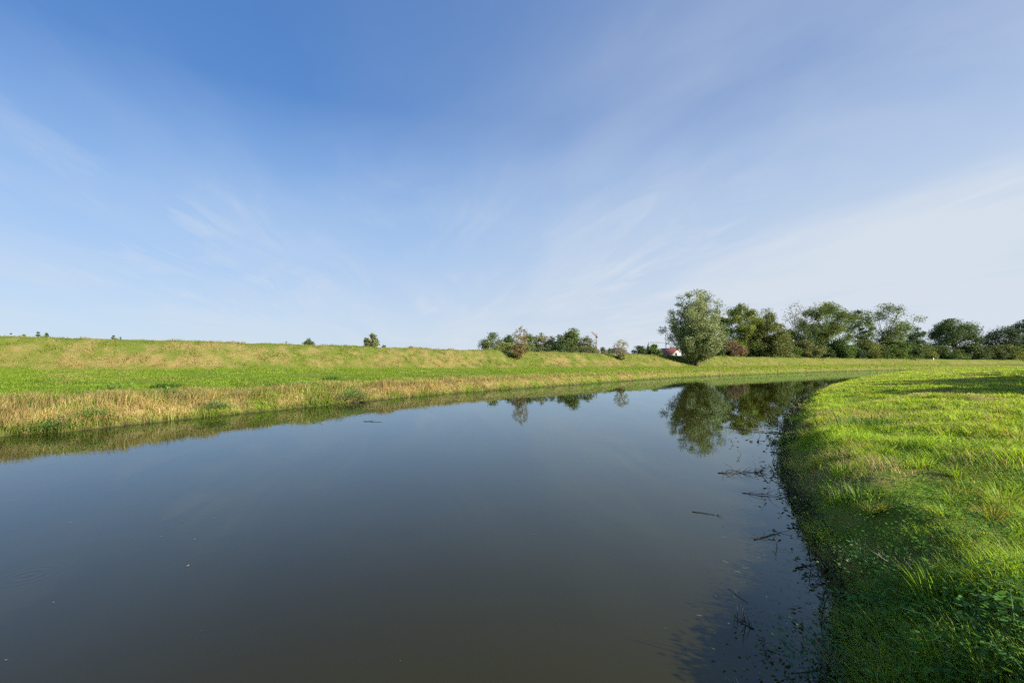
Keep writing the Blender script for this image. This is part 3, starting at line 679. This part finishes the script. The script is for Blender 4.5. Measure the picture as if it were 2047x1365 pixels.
# ------------------------------------------------------------------ single plants of the banks
def tuft(name, px, py, label, n, h, spread, colr, seed, leafy=False, lw=.012, cat='plant', lean=.55):
    q = np.random.default_rng(seed); X, Y, z = hit(px, py)
    e = empty(name, (X, Y, z), label, cat)
    if leafy:
        lw = lw*.42; k = int(n*2.6); P = q.normal(size=(k, 3))*np.array([spread, spread, h*.30]); P[:, 2] = np.abs(P[:, 2])+h*.12
        Dv = q.normal(size=(k, 3))+np.array([0, 0, .5]); Dv += P*1.5/np.maximum(spread, .1); Dv /= np.linalg.norm(Dv, axis=1)[:, None]
        c = np.array(colr)[None]*(.65+.7*q.random((k, 1)))
        leaf_cloud('foliage', P, Dv, lw*(.6+.8*q.random(k)), .5, c, M_WEED, parent=e, rs=q, flat=.5)
        b = MB()
        for i in range(9):
            a = q.random()*6.28; rr = spread*q.random()*1.2; b.tube([(0,0,-.03),(rr*.5*math.cos(a),rr*.5*math.sin(a),h*.4),(rr*math.cos(a),rr*math.sin(a),h*.8)], [.008,.006,.003], 4)
        b.build('stem', M_DRYSTEM, e)
    else:
        P = q.normal(size=(n, 3))*np.array([spread*.4, spread*.4, 0]); P[:, 2] = -.02
        la = np.arctan2(P[:, 1], P[:, 0])+q.normal(size=n)*.5
        c = np.array(colr)[None]*(.7+.6*q.random((n, 1)))
        o = blades('blade', P, h*(.5+.6*q.random(n)), np.full(n, lw)*(.7+.6*q.random(n)), lean*(.3+q.random(n)), la, c, 4, q); o.name = 'blades'; o.parent = e
    return e
tuft('grass_tuft', 335, 776, 'dark green round grass tuft on the far meadow left of centre', 700, .24, .50, (.085,.17,.022), 1, lw=.02)
tuft('weed', 331, 791, 'spiky dark leaved weed just below the round dark tuft', 160, .28, .18, (.08,.17,.03), 2, True, .22)
tuft('weed', 231, 779, 'light green broad-leaved weed on the far meadow left of the dark tuft', 200, .25, .28, (.11,.21,.03), 3, True, .16)
tuft('weed', 600, 772, 'leafy bright green weed patch on the far bank edge below the meadow', 600, .30, .50, (.12,.25,.03), 4, True, .15)
tuft('weed', 626, 775, 'smaller leafy green weed patch right of the wide weed patch', 260, .28, .28, (.12,.25,.03), 5, True, .14)
tuft('weed', 662, 760, 'small dark green tuft up on the far meadow', 420, .3, .6, (.09,.19,.025), 6, lw=.02)
tuft('bramble', 700, 797, 'pale-leaved bramble hanging over the water edge beside dead branches', 900, .55, .50, (.13,.21,.05), 7, True, .13)
tuft('bramble', 110, 857, 'dark leafy plant at the water edge near the left side of the picture', 300, .36, .26, (.075,.16,.03), 8, True, .12)
tuft('weed', 180, 835, 'dark green leafy weed among the straw on the left bank', 240, .34, .2, (.09,.19,.03), 9, True, .12)
tuft('weed', 430, 818, 'dark leafy clump at the water edge below the straw bank', 300, .36, .26, (.08,.15,.04), 10, True, .12)
tuft('grass_tuft', 1885, 1215, 'tall bright yellow-green grass tuft lit by sun on the foreground bank', 90, .26, .16, (.13,.24,.025), 11, lw=.008)
tuft('grass_tuft', 1990, 1330, 'long arching bluish grass blades in the bottom right corner', 34, .30, .2, (.055,.15,.05), 12, lw=.010, lean=.9)
tuft('grass_tuft', 1790, 1290, 'loose arching grass tuft by the bottom of the near bank', 34, .22, .2, (.06,.15,.04), 13, lw=.008, lean=.9)
tuft('grass_tuft', 1720, 1000, 'upright sunlit grass tuft on the shoulder of the near bank', 110, .20, .30, (.12,.22,.03), 14, lw=.007)
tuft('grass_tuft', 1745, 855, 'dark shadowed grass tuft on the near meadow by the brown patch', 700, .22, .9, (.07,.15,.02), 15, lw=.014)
tuft('weed', 1815, 1150, 'leafy bramble-like weed in the middle of the near bank', 320, .16, .20, (.06,.16,.045), 16, True, .05)
tuft('weed', 1660, 1340, 'large broad-leaved weed at the bottom water edge of the near bank', 240, .18, .20, (.05,.15,.05), 17, True, .06)
tuft('weed', 1760, 1345, 'broad-leaved weed patch at the bottom of the near bank', 200, .16, .18, (.05,.14,.05), 18, True, .055)
# a fern-like frond
X, Y, z = hit(2015, 1225); e = empty('vetch', (X, Y, z), 'yellow-green feathery leaf frond lying on the grass at the right edge', 'plant')
b = MB(); st_ = np.array([(0.13*t_-.05, .02*t_, .16-.05*t_*t_) for t_ in np.linspace(0, 1.4, 8)]); b.tube(np.vstack([[(-.05,0,-.02)], st_]), [.003]*9, 4); b.build('stem', M_DRYSTEM, e)
Pl = np.repeat(st_, 2, 0); Dl = np.array([((.25), (1 if k % 2 else -1), .1) for k in range(16)], float); Dl /= np.linalg.norm(Dl, axis=1)[:, None]
leaf_cloud('leaflets', Pl, Dl, np.full(16, .045), .32, np.tile([[.16,.26,.03]], (16, 1)), M_WEED, parent=e)

# ------------------------------------------------------------------ driftwood and water weeds
def branch(px, py, label, L, ang, n_tw, rise, mat, seed, r=.012, cat='branch', name='dead_branch'):
    q = np.random.default_rng(seed); X, Y = on_z(px, py, .0)
    b = MB(); dx, dy = math.cos(ang), math.sin(ang)
    P = [np.array([dx*L*(t_-.5)+q.normal()*.015*L, dy*L*(t_-.5)+q.normal()*.015*L, r*.6+rise*math.sin(PI*t_)*.06]) for t_ in np.linspace(0, 1, 8)]
    b.tube(P, np.linspace(r, r*.45, 8), 5)
    for k in range(n_tw):
        p = P[q.integers(1, 8)]; a = ang+q.normal()*.9; l = L*(.12+.28*q.random()); up = rise*(q.random()*1.3-.15)
        m = p+np.array([math.cos(a)*l*.5, math.sin(a)*l*.5, up*.6]); t2 = p+np.array([math.cos(a+.3)*l, math.sin(a+.3)*l, up]); b.tube([p, m, t2], [r*.5, r*.35, r*.15], 4)
    o = b.build(name, mat); o.location = (X, Y, 0); return tag(o, label, cat)
branch(1478, 945, 'dark tangled dead branch sticking out of the water off the near bank', .72, .05, 26, .13, M_TWIG, 1, .008)
branch(1408, 1026, 'short curved dark stick floating furthest from the near bank', .27, -.5, 4, .04, M_TWIG, 2, .005)
branch(1530, 990, 'pale pinkish bare twig floating below the tangled branch', .62, -.45, 9, .12, M_PINKTWIG, 3, .006)
branch(1535, 1072, 'thin straight twig slanting out of the bank into the water', .42, .45, 5, .04, M_TWIG, 4, .006)
branch(1500, 860, 'long thin pale stick leaning from the water in front of the tree reflection', 1.9, 2.2, 3, .3, M_DRYSTEM, 5, .012)
branch(1488, 1245, 'dark upright reed stump and stems poking out of the water near the bottom', .16, 1.9, 12, .12, M_TWIG, 6, .005)
branch(1475, 1190, 'thin brown stalk with a pale tip lying in the water near the bottom', .22, 1.75, 1, .02, M_DRYSTEM, 7, .003)
branch(1530, 1300, 'dark twig with side shoots floating near the bottom of the near bank', .22, 1.35, 10, .03, M_TWIG, 8, .004)
branch(670, 806, 'bare dead branches at the far water edge left of the pale bramble', 2.0, .45, 22, .35, M_TWIG, 9, .03)
branch(1620, 1130, 'forked dark twigs hanging over the water from the near bank', .34, .3, 8, .05, M_TWIG, 10, .005)
branch(745, 843, 'thin dark twig standing out of the water in mid-river reflection edge', .7, -.4, 4, .10, M_TWIG, 14, .008)
# waterside weeds: dark stems with narrow leaves standing in the shallows
q = np.random.default_rng(77); t0 = []
tt = q.random(900); idx = tt**1.0
seg = NEAR; cum = np.concatenate([[0], np.cumsum(np.linalg.norm(np.diff(seg[:, :2], axis=0), axis=1))])
dist0 = np.hypot(seg[:, 0], seg[:, 1]); i0 = np.argmin(np.abs(seg[:, 1]-2.2)); i1 = np.argmin(np.abs(seg[:, 1]-22))
u = cum[i0]+(cum[i1]-cum[i0])*(q.random(900)**1.7)
bx = np.interp(u, cum, seg[:, 0]); by = np.interp(u, cum, seg[:, 1])
tx = np.interp(u+.1, cum, seg[:, 0])-bx; ty = np.interp(u+.1, cum, seg[:, 1])-by; l_ = np.hypot(tx, ty); tx /= l_; ty /= l_
off = -(q.exponential(.085, 900)+.0)+.12; rr_ = np.hypot(bx, by); off *= np.clip(.6+rr_*.14, 1, 3)
off *= np.clip(vnoise(u*1.3, u*0+.5)*2.2-.2, .25, 1.6)
wx_ = bx+ty*off; wy_ = by-tx*off
PP, DD, SS, CC = [], [], [], []; sb = MB()
for k in range(900):
    h = (.03+.10*q.random())*np.clip(.8+rr_[k]*.06, 1, 2.2); a = q.random()*6.28; ln = h*(.1+.7*q.random())
    P0 = np.array([wx_[k], wy_[k], -.01+max(0, off[k])*.5]); P1 = P0+np.array([math.cos(a)*ln, math.sin(a)*ln, h])
    if k % 2 == 0: sb.tube([P0, (P0+P1)/2+np.array([0, 0, h*.15]), P1], [.002+.0004*rr_[k]]*3, 3, False)
    for m in range(q.integers(2, 6)):
        f = .3+.7*q.random(); a2 = q.random()*6.28; PP.append(P0+(P1-P0)*f); d_ = np.array([math.cos(a2), math.sin(a2), q.normal()*.35]); DD.append(d_/np.linalg.norm(d_))
        SS.append((.022+.03*q.random())*np.clip(.7+rr_[k]*.10, 1, 2.6)); CC.append(np.array([.045, .065, .028])*(.5+1.2*q.random()))
o = leaf_cloud('water_weeds', np.array(PP), np.array(DD), np.array(SS), .36, np.array(CC), M_WEED); tag(o, 'dark narrow-leaved weeds standing in the shallows along the near bank', 'weeds', kind='stuff')
o = sb.build('weed_stems', M_TWIG); tag(o, 'thin dark stems of the waterside weeds along the near bank', 'stems', kind='stuff')
# flat floating grass fragments
k = 420; uu = cum[i0]+.0+(1.0+2.6*q.random(k)**1.3)-1.1; bx = np.interp(uu, cum, seg[:, 0]); by = np.interp(uu, cum, seg[:, 1])
off = -.02-q.exponential(.16, k); tx = .55; ty = .83; X_ = bx+ty*off; Y_ = by-tx*off
a = q.normal(2.6, .8, k); Dv = np.stack([np.cos(a), np.sin(a), q.normal(size=k)*.03], 1); Dv /= np.linalg.norm(Dv, axis=1)[:, None]
cc = np.array([.30,.33,.23])[None]*(.4+.9*q.random((k, 1)))
Wd_ = np.stack([-np.sin(a), np.cos(a), np.zeros(k)], 1); sz = .02+.075*q.random(k)**2; P0 = np.stack([X_, Y_, np.full(k, .006)+.003*q.random(k)], 1)
V = np.stack([P0, P0+Dv*sz[:, None]*.5+Wd_*.0022, P0+Dv*sz[:, None], P0+Dv*sz[:, None]*.5-Wd_*.0022], 1).reshape(-1, 3)
V[:, 2] = np.maximum(V[:, 2], .004)
o = new_mesh('water_weeds', V, np.arange(4*k), np.arange(k)*4, np.full(k, 4), M_WEED, np.repeat(cc, 4, 0)); tag(o, 'pale bits of grass and reed floating on the water by the near bank', 'weeds', kind='stuff')
# single floating leaves
fl = [(140,1044,'pale speck-like leaf floating at the upper left of the open water',(.5,.5,.5)),(199,1066,'small reddish brown leaf floating left of centre',(.20,.08,.06)),
      (323,1071,'pale leaf floating right of the reddish leaf',(.35,.35,.33)),(389,1077,'tiny white leaf floating beside the pale leaf',(.5,.5,.5)),
      (376,1130,'curled yellowish leaf floating alone in the lower left water',(.5,.45,.25)),(427,1036,'greyish leaf floating highest of the left scatter',(.3,.32,.3)),
      (107,1203,'pale leaf floating below the ripple ring',(.45,.45,.45)),(12,1318,'whitish leaf floating in the bottom left corner',(.5,.52,.4)),
      (365,1042,'dull leaf floating just left of the greyish leaf',(.25,.27,.28)),(402,1260,'dull green leaf in the dark lower water',(.12,.14,.08)),
      (1505,911,'dark leaf floating above the tangled branch',(.03,.03,.02)),(1445,1052,'dark leaf floating right of the curved stick',(.03,.03,.02)),
      (1068,1068,'faint pale leaf floating in the middle of the dark water',(.2,.2,.2)),(800,1320,'faint pale leaf in the bottom middle of the water',(.16,.17,.12)),
      (1330,1255,'faint leaf floating well left of the reed stump',(.16,.17,.12))]
for k, (px, py, lb, c) in enumerate(fl):
    X, Y = on_z(px, py, .004); q = np.random.default_rng(200+k); a = q.random()*3; s = Y*.0036*(2.0 if k == 4 else 1.1); c = tuple(v*.75 for v in c)
    m_ = simple('floating_leaf', c, .6, .15, 40); b = MB(); n = 9; V = []
    for t_ in np.linspace(0, 1, n):
        w = math.sin(PI*min(max(t_, .03), .97))**.8*s*.22; cx_ = (t_-.5)*s; cy_ = .25*s*(t_-.5)**2
        V += [(cx_, cy_-w, .004+.10*s*abs(t_-.5)), (cx_, cy_, .004), (cx_, cy_+w, .004+.12*s*abs(t_-.5))]
    b.add(V, [(3*i, 3*i+3, 3*i+4, 3*i+1) for i in range(n-1)]+[(3*i+1, 3*i+4, 3*i+5, 3*i+2) for i in range(n-1)])
    o = b.build('floating_leaf', m_); o.location = (X, Y, 0); o.rotation_euler = (0, 0, a); tag(o, lb, 'leaf', 'leaves floating on the river')

# ------------------------------------------------------------------ sky, sun, camera
SUN_EL = math.radians(22); SUN_AZ = math.radians(120)      # clockwise from +Y
sd = Vector((math.sin(SUN_AZ)*math.cos(SUN_EL), math.cos(SUN_AZ)*math.cos(SUN_EL), math.sin(SUN_EL)))
ld = bpy.data.lights.new('sun', 'SUN'); ld.energy = 5.0; ld.angle = math.radians(.6); ld.color = (1, .90, .74)
lo = bpy.data.objects.new('sun', ld); col.objects.link(lo); lo.rotation_euler = sd.to_track_quat('Z', 'Y').to_euler(); lo.location = (30, -30, 40)
w = bpy.data.worlds.new('World'); scn.world = w; w.use_nodes = True; nt = w.node_tree; nt.nodes.clear(); L = nt.links.new
sky = nt.nodes.new('ShaderNodeTexSky'); sky.sky_type = 'NISHITA'; sky.sun_disc = False; sky.sun_elevation = SUN_EL; sky.sun_rotation = SUN_AZ
sky.altitude = 900; sky.air_density = 1.0; sky.dust_density = .6; sky.ozone_density = 2.2
gain = N(nt, 'ShaderNodeMix', data_type='RGBA', blend_type='MULTIPLY'); gain.inputs[0].default_value = 1; gain.inputs[7].default_value = (.52, .83, 1.10, 1); L(sky.outputs[0], gain.inputs[6])
tc = N(nt, 'ShaderNodeTexCoord'); sp = N(nt, 'ShaderNodeSeparateXYZ'); L(tc.outputs['Generated'], sp.inputs[0])
zc_ = mth(nt, 'ADD', mth(nt, 'MAXIMUM', sp.outputs[2], 0.0), .07)
cx_ = mth(nt, 'DIVIDE', sp.outputs[0], zc_); cy_ = mth(nt, 'DIVIDE', sp.outputs[1], zc_)
# cirrus: a flat high layer of bands combed along one wind direction
ca, sa = math.cos(math.radians(14)), math.sin(math.radians(14))
ux = mth(nt, 'ADD', mth(nt, 'MULTIPLY', cx_, ca), mth(nt, 'MULTIPLY', cy_, sa)); uy = mth(nt, 'SUBTRACT', mth(nt, 'MULTIPLY', cy_, ca), mth(nt, 'MULTIPLY', cx_, sa))
def band(sx, sy, scale, detail, dist, seed, rough=.55):
    cb = N(nt, 'ShaderNodeCombineXYZ'); L(mth(nt, 'MULTIPLY', ux, sx), cb.inputs[0]); L(mth(nt, 'MULTIPLY', uy, sy), cb.inputs[1]); cb.inputs[2].default_value = seed
    n = N(nt, 'ShaderNodeTexNoise', Scale=scale, Detail=detail, Roughness=rough, Distortion=dist); L(cb.outputs[0], n.inputs['Vector']); return n.outputs['Fac']
n1 = band(.75, .30, 1.0, 7.0, .6, 2.3); n2 = band(2.2, .55, 1.0, 8.0, 1.2, 7.7, .62); n3 = band(.45, .35, 1.0, 2.0, .2, 4.1)
c1 = mth(nt, 'MULTIPLY', mth(nt, 'SUBTRACT', n1, .40, clamp=True), 2.6, clamp=True)
c2 = mth(nt, 'MULTIPLY', mth(nt, 'SUBTRACT', n2, .48, clamp=True), 2.6, clamp=True)
c3 = mth(nt, 'MULTIPLY', mth(nt, 'SUBTRACT', n3, .42, clamp=True), 3.2, clamp=True)
veil = N(nt, 'ShaderNodeMapRange'); veil.interpolation_type = 'SMOOTHSTEP'; veil.inputs[1].default_value = -.60; veil.inputs[2].default_value = .78; L(sp.outputs[0], veil.inputs[0])
hor = N(nt, 'ShaderNodeMapRange'); hor.inputs[1].default_value = 0; hor.inputs[2].default_value = .62; hor.inputs[3].default_value = 1; hor.inputs[4].default_value = 0; L(sp.outputs[2], hor.inputs[0])
mid = mth(nt, 'ADD', mth(nt, 'MULTIPLY', veil.outputs[0], .50), mth(nt, 'MULTIPLY', hor.outputs[0], .85))
st1 = mth(nt, 'ADD', mth(nt, 'MULTIPLY', mth(nt, 'SUBTRACT', c1, .36), .62), mth(nt, 'MULTIPLY', mth(nt, 'MULTIPLY', c2, c3), 1.2))
cov = mth(nt, 'ADD', mth(nt, 'MULTIPLY', st1, mid), mth(nt, 'MULTIPLY', veil.outputs[0], .36))
cov = mth(nt, 'ADD', cov, mth(nt, 'MULTIPLY', mth(nt, 'MULTIPLY', veil.outputs[0], hor.outputs[0]), .46))
cov = mth(nt, 'ADD', cov, mth(nt, 'MULTIPLY', mth(nt, 'POWER', hor.outputs[0], 2.4), .58), clamp=True)
cov = mth(nt, 'MINIMUM', cov, .95)
# clear-air colour by elevation, blended with the physical sky
rp = N(nt, 'ShaderNodeValToRGB'); e_ = rp.color_ramp.elements
lin = lambda c: tuple(((v/255+.055)/1.055)**2.4 for v in c)+(1,)
stops = [(0, (198, 211, 229)), (.10, (190, 208, 231)), (.22, (168, 198, 235)), (.30, (154, 189, 233)), (.39, (131, 170, 224)), (.48, (95, 142, 207)), (.66, (80, 128, 196)), (1, (64, 108, 180))]
while len(e_) < len(stops): e_.new(.5)
for el, (p_, c_) in zip(e_, stops): el.position = p_; el.color = lin(c_)
L(mth(nt, 'MAXIMUM', sp.outputs[2], 0.0), rp.inputs[0])
K = .07*2**1.18
sc_ = nt.nodes.new('ShaderNodeVectorMath'); sc_.operation = 'SCALE'; sc_.inputs['Scale'].default_value = 1/K; L(rp.outputs[0], sc_.inputs[0])
m0 = N(nt, 'ShaderNodeMix', data_type='RGBA'); m0.inputs[0].default_value = .82; L(gain.outputs[2], m0.inputs[6]); L(sc_.outputs[0], m0.inputs[7])
CL = N(nt, 'ShaderNodeRGB'); CL.outputs[0].default_value = tuple(v/K for v in lin((216, 225, 236))[:3])+(1,)
mx = N(nt, 'ShaderNodeMix', data_type='RGBA'); mx.clamp_factor = True; L(cov, mx.inputs[0]); L(m0.outputs[2], mx.inputs[6]); L(CL.outputs[0], mx.inputs[7])
bg = N(nt, 'ShaderNodeBackground', Strength=.07); L(mx.outputs[2], bg.inputs[0]); o = N(nt, 'ShaderNodeOutputWorld'); L(bg.outputs[0], o.inputs[0])

cam = bpy.data.cameras.new('camera'); cam.sensor_width = 36; cam.lens = F/W0*36; cam.clip_start = .05; cam.clip_end = 9000
co = bpy.data.objects.new('camera', cam); col.objects.link(co); co.location = (0, 0, CAMH); co.rotation_euler = (PI/2+PITCH, 0, 0); scn.camera = co
vs = scn.view_settings; vs.view_transform = 'Standard'; vs.look = 'None'; vs.gamma = 1; vs.exposure = 1.18
cy = scn.cycles; cy.max_bounces = 6; cy.diffuse_bounces = 4; cy.glossy_bounces = 2; cy.transmission_bounces = 3; cy.transparent_max_bounces = 4
cy.caustics_reflective = False; cy.caustics_refractive = False; cy.use_adaptive_sampling = True; cy.adaptive_threshold = .02; cy.adaptive_min_samples = 16
cy.use_denoising = False; cy.sample_clamp_indirect = 4
